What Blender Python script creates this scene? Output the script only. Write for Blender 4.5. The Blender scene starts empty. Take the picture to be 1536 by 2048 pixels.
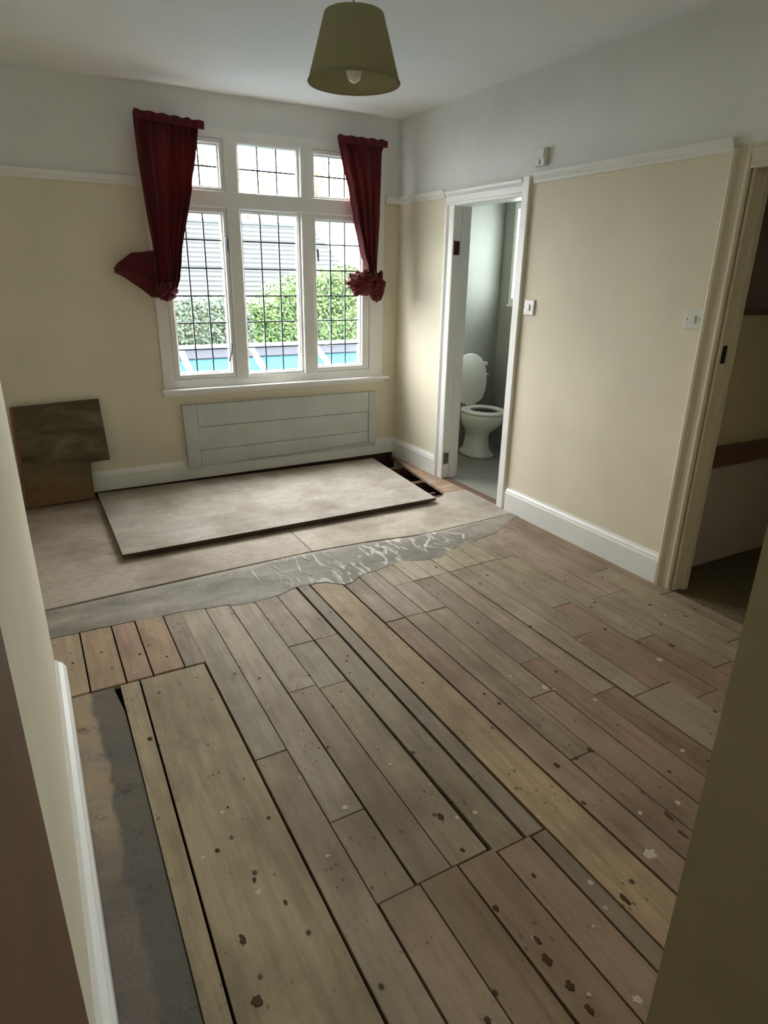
import bpy, bmesh, math, random
from mathutils import Vector, Matrix, noise as mnoise
random.seed(7)
SC = bpy.context.scene
COL = SC.collection
PI = math.pi

# ------------------------------------------------------------------ camera
cam_d = bpy.data.cameras.new('camera')
cam_d.sensor_fit = 'VERTICAL'; cam_d.sensor_height = 36.0
cam_d.lens = 1272.43 / 2048 * 36.0
cam_d.clip_start = 0.02; cam_d.clip_end = 300
cam = bpy.data.objects.new('camera', cam_d); COL.objects.link(cam)
def aim(yaw, pitch, roll):
    f = Vector((math.sin(yaw)*math.cos(pitch), math.cos(yaw)*math.cos(pitch), math.sin(pitch)))
    r0 = Vector((math.cos(yaw), -math.sin(yaw), 0)); u0 = r0.cross(f)
    r = r0*math.cos(roll) + u0*math.sin(roll); u = r.cross(f)
    return Matrix(((r.x, u.x, -f.x), (r.y, u.y, -f.y), (r.z, u.z, -f.z)))
cam.matrix_world = Matrix.Translation((-2.7687, -4.8058, 1.5193)) @ aim(.5087, -.3577, .0174).to_4x4()
SC.camera = cam

# ------------------------------------------------------------------ world: white overcast sky
w = bpy.data.worlds.new('overcast_sky'); SC.world = w; w.use_nodes = True
wn = w.node_tree; wn.nodes.clear()
wo = wn.nodes.new('ShaderNodeOutputWorld'); wb = wn.nodes.new('ShaderNodeBackground')
wg = wn.nodes.new('ShaderNodeTexCoord'); ws = wn.nodes.new('ShaderNodeSeparateXYZ'); wr = wn.nodes.new('ShaderNodeValToRGB')
wn.links.new(wg.outputs['Generated'], ws.inputs[0]); wn.links.new(ws.outputs['Z'], wr.inputs[0])
wr.color_ramp.elements[0].position = 0.0; wr.color_ramp.elements[0].color = (.478, .478, .472, 1)
wr.color_ramp.elements[1].position = 1.0; wr.color_ramp.elements[1].color = (.945, .96, .965, 1)   # overcast: brighter overhead
wn.links.new(wr.outputs[0], wb.inputs[0]); wb.inputs[1].default_value = 40.0
wn.links.new(wb.outputs[0], wo.inputs[0])

# window portals (emit nothing; they guide sky sampling through the panes)
def portal(name, loc, rot, sx, sy):
    l = bpy.data.lights.new(name, 'AREA'); l.shape = 'RECTANGLE'; l.size = sx; l.size_y = sy
    l.cycles.is_portal = True
    o = bpy.data.objects.new(name, l); COL.objects.link(o); o.location = loc; o.rotation_euler = rot
portal('window_portal', (-1.04, .18, 1.56), (-PI/2, 0, 0), 1.8, 1.76)
portal('fill_window_portal', (-1.56, -6.40, 1.675), (PI/2, 0, 0), .66, .63)
portal('toilet_window_portal', (1.24, -.41, 1.70), (0, PI/2, 0), .8, .5)

SC.view_settings.view_transform = 'Standard'; SC.view_settings.look = 'None'
SC.view_settings.gamma = 1.0; SC.view_settings.use_curve_mapping = False
SC.view_settings.exposure = 0.12
SC.cycles.max_bounces = 14; SC.cycles.diffuse_bounces = 12; SC.cycles.transparent_max_bounces = 12
SC.cycles.caustics_reflective = False; SC.cycles.caustics_refractive = False
SC.cycles.sample_clamp_indirect = 40.0
SC.cycles.use_denoising = True

# ------------------------------------------------------------------ materials
def s2l(r, g, b):
    f = lambda c: (c/12.92 if c <= .04045 else ((c+.055)/1.055)**2.4)
    return (f(r/255), f(g/255), f(b/255), 1)
class N:
    def __init__(s, name):
        s.m = bpy.data.materials.new(name); s.m.use_nodes = True; s.t = s.m.node_tree
        s.t.nodes.clear(); s.out = s.n('ShaderNodeOutputMaterial')
    def n(s, t, **k):
        x = s.t.nodes.new(t)
        for a, v in k.items(): setattr(x, a, v)
        return x
    def l(s, a, b): s.t.links.new(a, b)
    def pos(s, scale=(1, 1, 1), rnd=False):
        g = s.n('ShaderNodeNewGeometry'); m = s.n('ShaderNodeMapping'); m.inputs['Scale'].default_value = scale
        s.l(g.outputs['Position'], m.inputs['Vector'])
        if rnd:
            oi = s.n('ShaderNodeObjectInfo'); mu = s.n('ShaderNodeMath', operation='MULTIPLY'); mu.inputs[1].default_value = 37.0
            s.l(oi.outputs['Random'], mu.inputs[0]); cb = s.n('ShaderNodeCombineXYZ')
            s.l(mu.outputs[0], cb.inputs[2]); s.l(cb.outputs[0], m.inputs['Location'])
        return m.outputs[0]
    def noise(s, vec, scale, detail=4, rough=.55, dist=0.0):
        x = s.n('ShaderNodeTexNoise'); x.inputs['Scale'].default_value = scale; x.inputs['Detail'].default_value = detail
        x.inputs['Roughness'].default_value = rough; x.inputs['Distortion'].default_value = dist
        s.l(vec, x.inputs['Vector']); return x.outputs[0]
    def voro(s, vec, scale, feature='F1'):
        x = s.n('ShaderNodeTexVoronoi', feature=feature); x.inputs['Scale'].default_value = scale
        s.l(vec, x.inputs['Vector']); return x
    def ramp(s, fac, stops):
        r = s.n('ShaderNodeValToRGB'); e = r.color_ramp.elements
        while len(e) < len(stops): e.new(.5)
        for el, (p, c) in zip(e, stops):
            el.position = p; el.color = c if len(c) == 4 else (*c, 1)
        s.l(fac, r.inputs[0]); return r.outputs[0]
    def mix(s, fac, a, b, mode='MIX'):
        x = s.n('ShaderNodeMix', data_type='RGBA', blend_type=mode)
        for sock, v in ((x.inputs[0], fac), (x.inputs[6], a), (x.inputs[7], b)):
            if hasattr(v, 'is_output'): s.l(v, sock)
            else: sock.default_value = v
        return x.outputs[2]
    def bump(s, h, strength, dist=.002):
        b = s.n('ShaderNodeBump'); b.inputs['Strength'].default_value = strength; b.inputs['Distance'].default_value = dist
        s.l(h, b.inputs['Height']); return b.outputs[0]
    def pbr(s, color, rough=.6, bump=None, metal=0, spec=.5, sheen=0):
        p = s.n('ShaderNodeBsdfPrincipled')
        if hasattr(color, 'is_output'): s.l(color, p.inputs['Base Color'])
        else: p.inputs['Base Color'].default_value = color
        if hasattr(rough, 'is_output'): s.l(rough, p.inputs['Roughness'])
        else: p.inputs['Roughness'].default_value = rough
        p.inputs['Metallic'].default_value = metal; p.inputs['Specular IOR Level'].default_value = spec
        if sheen: p.inputs['Sheen Weight'].default_value = sheen
        if bump is not None: s.l(bump, p.inputs['Normal'])
        s.l(p.outputs[0], s.out.inputs[0]); s.p = p
        return s.m
W0, B0 = (1, 1, 1, 1), (0, 0, 0, 1)
def blk(v): return (v, v, v, 1)

def painted(name, rgb, rough=.55, var=.06, bump=.12, scale=3):
    k = N(name); c = s2l(*rgb)
    nz = k.noise(k.pos(), scale, 5)
    c2 = tuple(max(0, v*(1-var*2)) for v in c[:3]) + (1,)
    col = k.mix(k.ramp(nz, [(.35, B0), (.7, W0)]), c2, c)
    return k.pbr(col, rough, k.bump(k.noise(k.pos(), 90, 3), bump, .002))

M = {}
M['trim'] = painted('white_gloss_paint', (234, 234, 231), .38, .03, .05)
M['trim_cream'] = painted('cream_gloss_paint', (206, 198, 174), .4, .03, .05)
M['ceiling'] = painted('ceiling_paint', (234, 235, 235), .9, .02, .08)
M['panel'] = painted('grey_white_panel_paint', (196, 200, 196), .55, .06, .1, 5)
M['switch'] = painted('switch_plastic', (215, 217, 212), .3, .02, .02)
M['ceramic'] = painted('white_ceramic', (222, 222, 214), .12, .01, 0)
M['grey_wall'] = painted('grey_toilet_paint', (156, 157, 148), .6, .05, .1)
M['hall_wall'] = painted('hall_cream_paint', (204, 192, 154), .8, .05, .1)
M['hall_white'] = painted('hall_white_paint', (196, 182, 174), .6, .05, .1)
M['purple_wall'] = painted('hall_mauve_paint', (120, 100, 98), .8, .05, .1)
M['brown_trim'] = painted('brown_stain', (108, 78, 56), .55, .12, .1, 8)
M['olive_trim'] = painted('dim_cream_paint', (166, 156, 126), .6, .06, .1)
M['steel'] = N('grey_steel').pbr(s2l(120, 118, 112), .4, metal=.8)
M['rusty'] = N('rusty_hinge').pbr(s2l(70, 38, 28), .6, metal=.3)
M['lead'] = N('lead_came').pbr(s2l(66, 80, 90), .5, metal=.4)
M['cord'] = N('cord_plastic').pbr(s2l(180, 175, 160), .5)
M['bulb'] = N('bulb_glass').pbr(s2l(235, 235, 230), .2)
M['black'] = N('black_hole').pbr(s2l(25, 18, 14), .8)
M['vinyl'] = painted('grey_vinyl', (150, 148, 140), .5, .08, .05, 6)
M['carpet'] = painted('dark_carpet', (112, 100, 72), .95, .25, .6, 60)

def wall_paint():
    k = N('cream_wall_with_white_frieze')
    cream = s2l(225, 218, 196); white = s2l(228, 229, 228)
    g = k.n('ShaderNodeNewGeometry'); sp = k.n('ShaderNodeSeparateXYZ'); k.l(g.outputs['Position'], sp.inputs[0])
    gt = k.n('ShaderNodeMath', operation='GREATER_THAN'); gt.inputs[1].default_value = 2.055; k.l(sp.outputs['Z'], gt.inputs[0])
    col = k.mix(gt.outputs[0], cream, white)
    nz = k.ramp(k.noise(k.pos(), 2.2, 5), [(.3, blk(.9)), (.7, W0)])
    col = k.mix(1.0, col, nz, 'MULTIPLY')
    return k.pbr(col, .75, k.bump(k.noise(k.pos(), 70, 4), .15, .003))
M['wall'] = wall_paint()

def wood(name, axis='y', dark=1.0):
    """bare old floorboards: colour from the object's own colour, grain along the board, nail marks, grime and paint specks"""
    k = N(name)
    sc = {'y': (1, .07, 1), 'x': (.07, 1, 1), 'z': (1, 1, .07)}[axis]
    oi = k.n('ShaderNodeObjectInfo')
    base = oi.outputs['Color']
    grain = k.noise(k.pos(sc, True), 38, 6, .62, .6)
    col = k.mix(k.ramp(grain, [(.30, blk(.72)), (.62, W0), (.85, blk(1.1))]), B0, base)
    col = k.mix(1.0, base, k.ramp(grain, [(.28, blk(.70)), (.6, W0)]), 'MULTIPLY')
    blot = k.noise(k.pos((1, .45, 1), True), 5.5, 5, .6)
    col = k.mix(1.0, col, k.ramp(blot, [(.3, (.72, .69, .64, 1)), (.52, W0), (.75, (1.08, 1.05, 1.0, 1))]), 'MULTIPLY')
    # grime
    gr = k.noise(k.pos(), 1.6, 6, .65)
    col = k.mix(k.ramp(gr, [(.46, B0), (.68, blk(.6))]), col, s2l(104, 90, 72))
    # nail marks / pits
    v = k.voro(k.pos((1, .8, 1)), 15)
    nm = k.noise(k.pos(), 9, 2)
    pit = k.ramp(v.outputs['Distance'], [(.07, W0), (.14, B0)])
    keep = k.ramp(nm, [(.50, B0), (.56, W0)])
    pm = k.mix(1.0, pit, keep, 'MULTIPLY')
    col = k.mix(pm, col, s2l(62, 48, 36))
    v3 = k.voro(k.pos((1, .55, 1)), 42)
    pm2 = k.mix(1.0, k.ramp(v3.outputs['Distance'], [(.09, blk(.85)), (.20, B0)]), k.ramp(k.noise(k.pos(), 4.3, 4), [(.49, B0), (.60, W0)]), 'MULTIPLY')
    col = k.mix(pm2, col, s2l(84, 68, 52))
    st = k.noise(k.pos((1, .25, 1)), 13, 6, .7, 1.0)
    col = k.mix(k.ramp(st, [(.56, B0), (.76, blk(.45))]), col, s2l(98, 86, 70))
    # white paint specks
    v2 = k.voro(k.pos(), 11)
    sp = k.ramp(v2.outputs['Distance'], [(.03, blk(.8)), (.06, B0)])
    sp = k.mix(1.0, sp, k.ramp(k.noise(k.pos(), 6.3, 2), [(.53, B0), (.58, W0)]), 'MULTIPLY')
    col = k.mix(sp, col, s2l(208, 200, 186))
    return k.pbr(col, .72, k.bump(grain, .25, .002), spec=.3)
M['wood_y'] = wood('bare_floorboard_wood')
M['wood_x'] = wood('bare_threshold_wood', 'x')

def chipboard(name):
    k = N(name); base = k.n('ShaderNodeObjectInfo').outputs['Color']
    fl = k.noise(k.pos((.35, 1, 1)), 60, 5, .65, .3)
    col = k.mix(1.0, base, k.ramp(fl, [(.3, blk(.78)), (.6, W0)]), 'MULTIPLY')
    sm = k.noise(k.pos((.25, 1, 1)), 7, 5, .65, .8)
    col = k.mix(k.ramp(sm, [(.5, B0), (.72, blk(.55))]), col, s2l(196, 190, 182))
    dk = k.noise(k.pos(), 2.3, 5, .6)
    col = k.mix(k.ramp(dk, [(.42, B0), (.70, blk(.75))]), col, s2l(122, 108, 94))
    fk = k.noise(k.pos((.5, 1, 1)), 26, 6, .75)
    col = k.mix(k.ramp(fk, [(.56, B0), (.70, blk(.5))]), col, s2l(104, 92, 80))
    g = k.n('ShaderNodeNewGeometry'); sy = k.n('ShaderNodeSeparateXYZ'); k.l(g.outputs['Position'], sy.inputs[0])
    ay = k.n('ShaderNodeMath', operation='MULTIPLY_ADD'); ay.inputs[1].default_value = .45; k.l(k.noise(k.pos(), 4, 4), ay.inputs[0]); k.l(sy.outputs['Y'], ay.inputs[2])
    bs = k.n('ShaderNodeMapRange'); bs.inputs[1].default_value = -.12; bs.inputs[2].default_value = .12; bs.inputs[4].default_value = .8; k.l(ay.outputs[0], bs.inputs[0])
    col = k.mix(bs.outputs[0], col, s2l(112, 92, 72))      # brown water stain along the wall side
    return k.pbr(col, .8, k.bump(fl, .15, .001), spec=.25)
M['chip'] = chipboard('dusty_chipboard')

def screed():
    k = N('grey_levelling_compound')
    a = k.noise(k.pos((.45, 1, 1)), 6, 6, .65, .5)
    col = k.ramp(a, [(.3, s2l(112, 106, 97)), (.5, s2l(141, 135, 125)), (.68, s2l(166, 158, 147))])
    dk = k.noise(k.pos(), 14, 5, .7)
    col = k.mix(k.ramp(dk, [(.56, B0), (.75, blk(.5))]), col, s2l(92, 86, 80))
    v = k.voro(k.pos(), 16)
    sp = k.mix(1.0, k.ramp(v.outputs['Distance'], [(.05, W0), (.1, B0)]), k.ramp(k.noise(k.pos(), 7, 2), [(.52, B0), (.58, W0)]), 'MULTIPLY')
    col = k.mix(sp, col, s2l(205, 200, 192))
    g = k.n('ShaderNodeNewGeometry'); sx = k.n('ShaderNodeSeparateXYZ'); k.l(g.outputs['Position'], sx.inputs[0])
    reg = k.ramp(k.noise(k.pos(), 3.1, 2), [(.40, B0), (.52, W0)])
    mr = k.n('ShaderNodeMapRange'); mr.inputs[1].default_value = -1.85; mr.inputs[2].default_value = -1.55; k.l(sx.outputs['X'], mr.inputs[0])
    mr2 = k.n('ShaderNodeMapRange'); mr2.inputs[1].default_value = -.35; mr2.inputs[2].default_value = -.6; k.l(sx.outputs['X'], mr2.inputs[0])
    mm = k.n('ShaderNodeMath', operation='MULTIPLY'); k.l(mr.outputs[0], mm.inputs[0]); k.l(mr2.outputs[0], mm.inputs[1])
    col = k.mix(mm.outputs[0], col, k.mix(1.0, col, (.80, .79, .76, 1), 'MULTIPLY'))           # thinner, dirtier coat here
    stv = k.noise(k.pos((1, .30, 1)), 17, 3, .5, 1.6)
    sk = k.ramp(stv, [(.545, B0), (.60, blk(.85)), (.66, blk(.5))])
    sk = k.mix(1.0, sk, k.mix(1.0, reg, mm.outputs[0], 'MULTIPLY'), 'MULTIPLY')
    col = k.mix(sk, col, s2l(204, 203, 198))
    return k.pbr(col, .75, k.bump(k.noise(k.pos(), 30, 6, .65), .5, .006), spec=.3)
M['screed'] = screed()
def hearth():
    k = N('patched_hearth_mortar')
    a = k.noise(k.pos(), 4.5, 5, .6, .8)
    col = k.ramp(a, [(.30, s2l(126, 116, 104)), (.45, s2l(158, 140, 122)), (.55, s2l(164, 144, 112)), (.7, s2l(160, 148, 134))])
    g = k.n('ShaderNodeNewGeometry'); sp = k.n('ShaderNodeSeparateXYZ'); k.l(g.outputs['Position'], sp.inputs[0])
    mp = k.n('ShaderNodeMapRange'); mp.inputs[1].default_value = -3.15; mp.inputs[2].default_value = -3.45
    k.l(sp.outputs['Y'], mp.inputs[0])
    col = k.mix(mp.outputs[0], col, k.ramp(a, [(.3, s2l(106, 98, 90)), (.7, s2l(128, 118, 108))]))
    ax = k.n('ShaderNodeMath', operation='MULTIPLY_ADD'); ax.inputs[1].default_value = .09; k.l(k.noise(k.pos(), 6, 4), ax.inputs[0]); k.l(sp.outputs['X'], ax.inputs[2])
    mx = k.n('ShaderNodeMapRange'); mx.inputs[1].default_value = -2.705; mx.inputs[2].default_value = -2.690; mx.inputs[4].default_value = .85; k.l(ax.outputs[0], mx.inputs[0])
    col = k.mix(mx.outputs[0], col, s2l(98, 94, 88))
    cr = k.noise(k.pos((1, 1, 1)), 9, 6, .7)
    col = k.mix(k.ramp(cr, [(.60, B0), (.66, blk(.6))]), col, s2l(70, 62, 56))
    return k.pbr(col, .85, k.bump(k.noise(k.pos(), 16, 6, .7), .8, .012), spec=.2)
M['hearth'] = hearth()
M['shade_brown'] = N('painted_shade_brown').pbr(s2l(66, 46, 36), .85)  # brown standing in for shade: sheet edges and the skirting gap
M['joist'] = N('dark_joist_wood').pbr(s2l(96, 62, 44), .8)
M['subfloor'] = N('dark_void_dirt').pbr(s2l(34, 24, 18), .95)
M['smear'] = N('white_plaster_smear').pbr(s2l(190, 188, 182), .8)
M['knot'] = N('dark_knot').pbr(s2l(82, 62, 46), .9, spec=.1)
M['splash'] = N('dried_white_paint').pbr(s2l(184, 174, 158), .7)
def stained_board():
    k = N('stained_old_board')
    a = k.noise(k.pos((.3, 1, 1)), 9, 6, .65, .5)
    col = k.ramp(a, [(.25, s2l(62, 53, 40)), (.5, s2l(92, 82, 64)), (.75, s2l(128, 116, 96))])
    g = k.n('ShaderNodeNewGeometry'); sp = k.n('ShaderNodeSeparateXYZ'); k.l(g.outputs['Position'], sp.inputs[0])
    ad = k.n('ShaderNodeMath', operation='MULTIPLY_ADD'); ad.inputs[1].default_value = .35; k.l(k.noise(k.pos(), 5, 3), ad.inputs[0]); k.l(sp.outputs['Z'], ad.inputs[2])
    low = k.ramp(ad.outputs[0], [(.30, W0), (.42, B0)])
    col = k.mix(low, col, k.ramp(a, [(.3, s2l(98, 76, 52)), (.7, s2l(130, 102, 72))]))
    return k.pbr(col, .8, k.bump(a, .3, .003), spec=.2)
M['stained'] = stained_board()
M['reddish'] = painted('raw_reddish_board', (150, 108, 86), .8, .1, .2, 8)

def fabric(name, rgb, rgb2):
    k = N(name)
    nz = k.noise(k.pos((1, 1, .12)), 22, 4)
    col = k.mix(k.ramp(nz, [(.35, B0), (.7, W0)]), s2l(*rgb), s2l(*rgb2))
    wv = k.noise(k.pos(), 500, 2)
    p = k.pbr(col, .8, k.bump(wv, .15, .001), spec=.15, sheen=.15)
    tr = k.n('ShaderNodeBsdfTranslucent'); tr.inputs[0].default_value = s2l(150, 36, 36)
    mx = k.n('ShaderNodeMixShader'); mx.inputs[0].default_value = .18
    k.l(k.p.outputs[0], mx.inputs[1]); k.l(tr.outputs[0], mx.inputs[2]); k.l(mx.outputs[0], k.out.inputs[0])
    return k.m
M['curtain'] = fabric('deep_red_fabric', (86, 32, 36), (106, 42, 46))
def shade_mat():
    k = N('olive_shade_fabric'); nz = k.noise(k.pos((1, 1, .2)), 60, 3)
    k.pbr(k.mix(nz, s2l(176, 174, 142), s2l(190, 186, 156)), .85, spec=.15)
    tr = k.n('ShaderNodeBsdfTranslucent'); tr.inputs[0].default_value = s2l(196, 194, 158)
    mx = k.n('ShaderNodeMixShader'); mx.inputs[0].default_value = .38
    k.l(k.p.outputs[0], mx.inputs[1]); k.l(tr.outputs[0], mx.inputs[2]); k.l(mx.outputs[0], k.out.inputs[0])
    return k.m
M['shade'] = shade_mat()
def thin_glass():
    k = N('thin_window_glass')
    t = k.n('ShaderNodeBsdfTransparent'); t.inputs[0].default_value = (.96, .96, .955, 1)
    g = k.n('ShaderNodeBsdfGlossy'); g.inputs['Roughness'].default_value = .03
    lw = k.n('ShaderNodeLayerWeight'); lw.inputs[0].default_value = .5      # same reflectance on both faces of the thin pane
    pw = k.n('ShaderNodeMath', operation='POWER'); pw.inputs[1].default_value = 5.0; k.l(lw.outputs['Facing'], pw.inputs[0])
    f = k.n('ShaderNodeMath', operation='MULTIPLY_ADD'); f.inputs[1].default_value = .7; f.inputs[2].default_value = .03; k.l(pw.outputs[0], f.inputs[0])
    bp = k.bump(k.noise(k.pos(), 9, 2), .2, .004); k.l(bp, g.inputs['Normal'])
    mx = k.n('ShaderNodeMixShader'); k.l(f.outputs[0], mx.inputs[0]); k.l(t.outputs[0], mx.inputs[1]); k.l(g.outputs[0], mx.inputs[2])
    k.l(mx.outputs[0], k.out.inputs[0]); return k.m
M['glass'] = thin_glass()
def frosted():
    k = N('frosted_glass')
    t = k.n('ShaderNodeBsdfTranslucent'); t.inputs[0].default_value = (.85, .92, .93, 1)
    t2 = k.n('ShaderNodeBsdfTransparent'); t2.inputs[0].default_value = (.9, .95, .95, 1)
    mx = k.n('ShaderNodeMixShader'); mx.inputs[0].default_value = .6
    k.l(t.outputs[0], mx.inputs[1]); k.l(t2.outputs[0], mx.inputs[2]); k.l(mx.outputs[0], k.out.inputs[0]); return k.m
M['frosted'] = frosted()
# outdoors
def leafmat(name, a, b):
    k = N(name); nz = k.noise(k.pos(), 6, 3)
    k.pbr(k.mix(k.ramp(nz, [(.35, B0), (.65, W0)]), s2l(*a), s2l(*b)), .7, spec=.15)
    return k.m
M['leaf'] = leafmat('green_hedge_leaf', (40, 60, 34), (62, 84, 46))
M['leaf2'] = leafmat('light_green_hedge_leaf', (66, 88, 54), (86, 106, 68))
M['leaf_dark'] = leafmat('grey_green_leaf', (36, 50, 40), (58, 72, 60))
M['leaf_dark2'] = leafmat('pale_grey_green_leaf', (64, 76, 64), (84, 94, 82))
M['twig'] = N('hedge_twig').pbr(s2l(62, 66, 44), .9)
M['autumn'] = leafmat('yellow_autumn_leaf', (98, 80, 40), (110, 92, 52))
M['bark'] = N('grey_bark').pbr(s2l(92, 80, 70), .9)
M['tile'] = painted('grey_roof_tile', (36, 42, 45), .7, .12, .3, 6)
M['brickwall'] = painted('pale_render', (110, 106, 100), .9, .05, .2)
M['blue'] = N('blue_roof_sheet').pbr(s2l(22, 72, 96), .7, spec=.08)
M['upvc'] = N('white_upvc').pbr(s2l(112, 116, 130), .6, spec=.2)
M['shade_grey'] = N('ridge_shade_grey').pbr(s2l(24, 28, 36), .8, spec=.2)  # near-black grey carrying the shade below the outbuilding ridge
M['lawn'] = painted('lawn_grass', (50, 66, 32), .95, .3, .4, 4)

# ------------------------------------------------------------------ mesh helpers
def link(name, bm, mat, parent=None, smooth=False):
    me = bpy.data.meshes.new(name)
    bmesh.ops.recalc_face_normals(bm, faces=bm.faces)
    bm.to_mesh(me); bm.free()
    for m in (mat if isinstance(mat, (list, tuple)) else [mat]): me.materials.append(m)
    if smooth:
        for p in me.polygons: p.use_smooth = True
    o = bpy.data.objects.new(name, me); COL.objects.link(o)
    if parent:
        o.parent = parent
        o.matrix_parent_inverse = parent.matrix_world.inverted()
    return o
def bm_box(x0, x1, y0, y1, z0, z1, bev=0, seg=1, bm=None):
    b = bmesh.new()
    r = bmesh.ops.create_cube(b, size=1)
    for v in b.verts:
        v.co = Vector((x0+(v.co.x+.5)*(x1-x0), y0+(v.co.y+.5)*(y1-y0), z0+(v.co.z+.5)*(z1-z0)))
    if bev: bmesh.ops.bevel(b, geom=b.edges[:], offset=bev, segments=seg, affect='EDGES', profile=.5)
    if bm is None: return b
    me = bpy.data.meshes.new('t'); b.to_mesh(me); b.free(); bm.from_mesh(me); bpy.data.meshes.remove(me); return bm
def box(name, x0, x1, y0, y1, z0, z1, mat, parent=None, bev=0, seg=1):
    return link(name, bm_box(x0, x1, y0, y1, z0, z1, bev, seg), mat, parent)
def prism_bm(poly, a0, a1, axis='z'):
    """extrude a polygon along an axis; poly is in the two other axes (z: xy, x: yz, y: xz)"""
    put = {'z': lambda p, a: (p[0], p[1], a), 'x': lambda p, a: (a, p[0], p[1]), 'y': lambda p, a: (p[0], a, p[1])}[axis]
    bm = bmesh.new(); n = len(poly)
    A = [bm.verts.new(put(p, a0)) for p in poly]; B = [bm.verts.new(put(p, a1)) for p in poly]
    bm.faces.new(A); bm.faces.new(B[::-1])
    for i in range(n): bm.faces.new((A[i], A[(i+1) % n], B[(i+1) % n], B[i]))
    return bm
def prism(name, poly, a0, a1, mat, parent=None, axis='z', bev=0):
    bm = prism_bm(poly, a0, a1, axis)
    if bev:
        bmesh.ops.recalc_face_normals(bm, faces=bm.faces)
        bmesh.ops.bevel(bm, geom=bm.edges[:], offset=bev, segments=1, affect='EDGES')
    return link(name, bm, mat, parent)
def ring_bm(o, i, a0, a1, axis='y'):
    """rectangular ring: o, i = (u0,u1,v0,v1)"""
    put = {'y': lambda u, v, a: (u, a, v), 'x': lambda u, v, a: (a, u, v), 'z': lambda u, v, a: (u, v, a)}[axis]
    c = lambda r: [(r[0], r[2]), (r[1], r[2]), (r[1], r[3]), (r[0], r[3])]
    bm = bmesh.new(); V = {}
    for nm, r in (('o', o), ('i', i)):
        for a in (a0, a1): V[nm, a] = [bm.verts.new(put(u, v, a)) for u, v in c(r)]
    for k in range(4):
        j = (k+1) % 4
        for a in (a0, a1): bm.faces.new((V['o', a][k], V['o', a][j], V['i', a][j], V['i', a][k]))
        for nm in 'oi': bm.faces.new((V[nm, a0][k], V[nm, a0][j], V[nm, a1][j], V[nm, a1][k]))
    return bm
def tube_bm(pts, rad, n=8, bm=None, cap=True):
    bm = bm or bmesh.new(); P = [Vector(p) for p in pts]; R = rad if isinstance(rad, (list, tuple)) else [rad]*len(P)
    prev = None; up = None
    for i, p in enumerate(P):
        d = (P[min(i+1, len(P)-1)] - P[max(i-1, 0)]).normalized()
        if up is None: up = d.orthogonal().normalized()
        up = (up - d*up.dot(d)).normalized(); s = d.cross(up)
        ring = [bm.verts.new(p + (up*math.cos(2*PI*k/n) + s*math.sin(2*PI*k/n))*R[i]) for k in range(n)]
        if prev:
            for k in range(n): bm.faces.new((prev[k], prev[(k+1) % n], ring[(k+1) % n], ring[k]))
        elif cap: bm.faces.new(ring[::-1])
        prev = ring
    if cap: bm.faces.new(prev)
    return bm
def lathe_bm(prof, n=40, c=(0, 0)):
    bm = bmesh.new(); rings = []
    for r, z in prof:
        rings.append([bm.verts.new((c[0]+r*math.cos(2*PI*k/n), c[1]+r*math.sin(2*PI*k/n), z)) for k in range(n)] if r > 1e-6 else [bm.verts.new((c[0], c[1], z))])
    for a, b in zip(rings, rings[1:]):
        for k in range(n):
            j = (k+1) % n
            if len(a) == 1: bm.faces.new((a[0], b[k], b[j]))
            elif len(b) == 1: bm.faces.new((a[k], a[j], b[0]))
            else: bm.faces.new((a[k], a[j], b[j], b[k]))
    return bm
def loft_bm(rings, cap=True):
    bm = bmesh.new(); L = [[bm.verts.new(p) for p in r] for r in rings]; n = len(L[0])
    for a, b in zip(L, L[1:]):
        for k in range(n): bm.faces.new((a[k], a[(k+1) % n], b[(k+1) % n], b[k]))
    if cap: bm.faces.new(L[0][::-1]); bm.faces.new(L[-1])
    return bm
def empty(name, loc):
    o = bpy.data.objects.new(name, None); COL.objects.link(o); o.location = loc
    o.empty_display_size = .05; bpy.context.view_layer.update(); return o
def tag(o, label, cat, group=None, kind=None):
    o['label'] = label; o['category'] = cat
    if group: o['group'] = group
    if kind: o['kind'] = kind
    return o
def structure(o, label, cat): return tag(o, label, cat, kind='structure')

# ------------------------------------------------------------------ room shell
HC = 2.614
structure(box('ceiling', -3.45, 1.75, -6.35, .15, HC, HC+.1, M['ceiling']), 'plain white painted ceiling over the bedroom', 'ceiling')
WX0, WX1, WZ0, WZ1 = -1.92, -.145, .70, 2.41
structure(link('wall_back', ring_bm((-3.45, 1.30, -.20, HC), (WX0, WX1, WZ0, WZ1), 0, .13), M['wall']), 'cream back wall with the leaded window and white frieze above the rail', 'wall')
D1 = (-.775, -1.515, 1.985); D2 = (-2.935, -3.69, 1.985)
structure(prism('wall_right', [(0, -.1), (0, HC), (-4.35, HC), (-4.35, -.1), (D2[1], -.1), (D2[1], D2[2]), (D2[0], D2[2]), (D2[0], -.1), (D1[1], -.1), (D1[1], D1[2]), (D1[0], D1[2]), (D1[0], -.1)],
                0, .11, M['wall'], axis='x'), 'cream right wall pierced by the toilet doorway and the landing doorway', 'wall')
structure(box('wall_left', -3.45, -2.85, -4.35, -2.43, -.1, HC, M['wall']), 'cream projecting wall close to the camera with white skirting', 'wall')
structure(box('wall_alcove', -3.45, -3.30, -2.43, 0, -.1, HC, M['wall']), 'cream alcove wall beyond the projecting left wall', 'wall')
JX0, JX1 = -2.812, -1.911
structure(prism('wall_front', [(-3.45, -.1), (-3.45, HC), (.11, HC), (.11, -.1), (JX1+.02, -.1), (JX1+.02, 2.02), (JX0-.02, 2.02), (JX0-.02, -.1)], -4.35, -4.70, M['wall'], axis='y'),
          'front wall with the doorway the room is seen through', 'wall')
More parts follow.
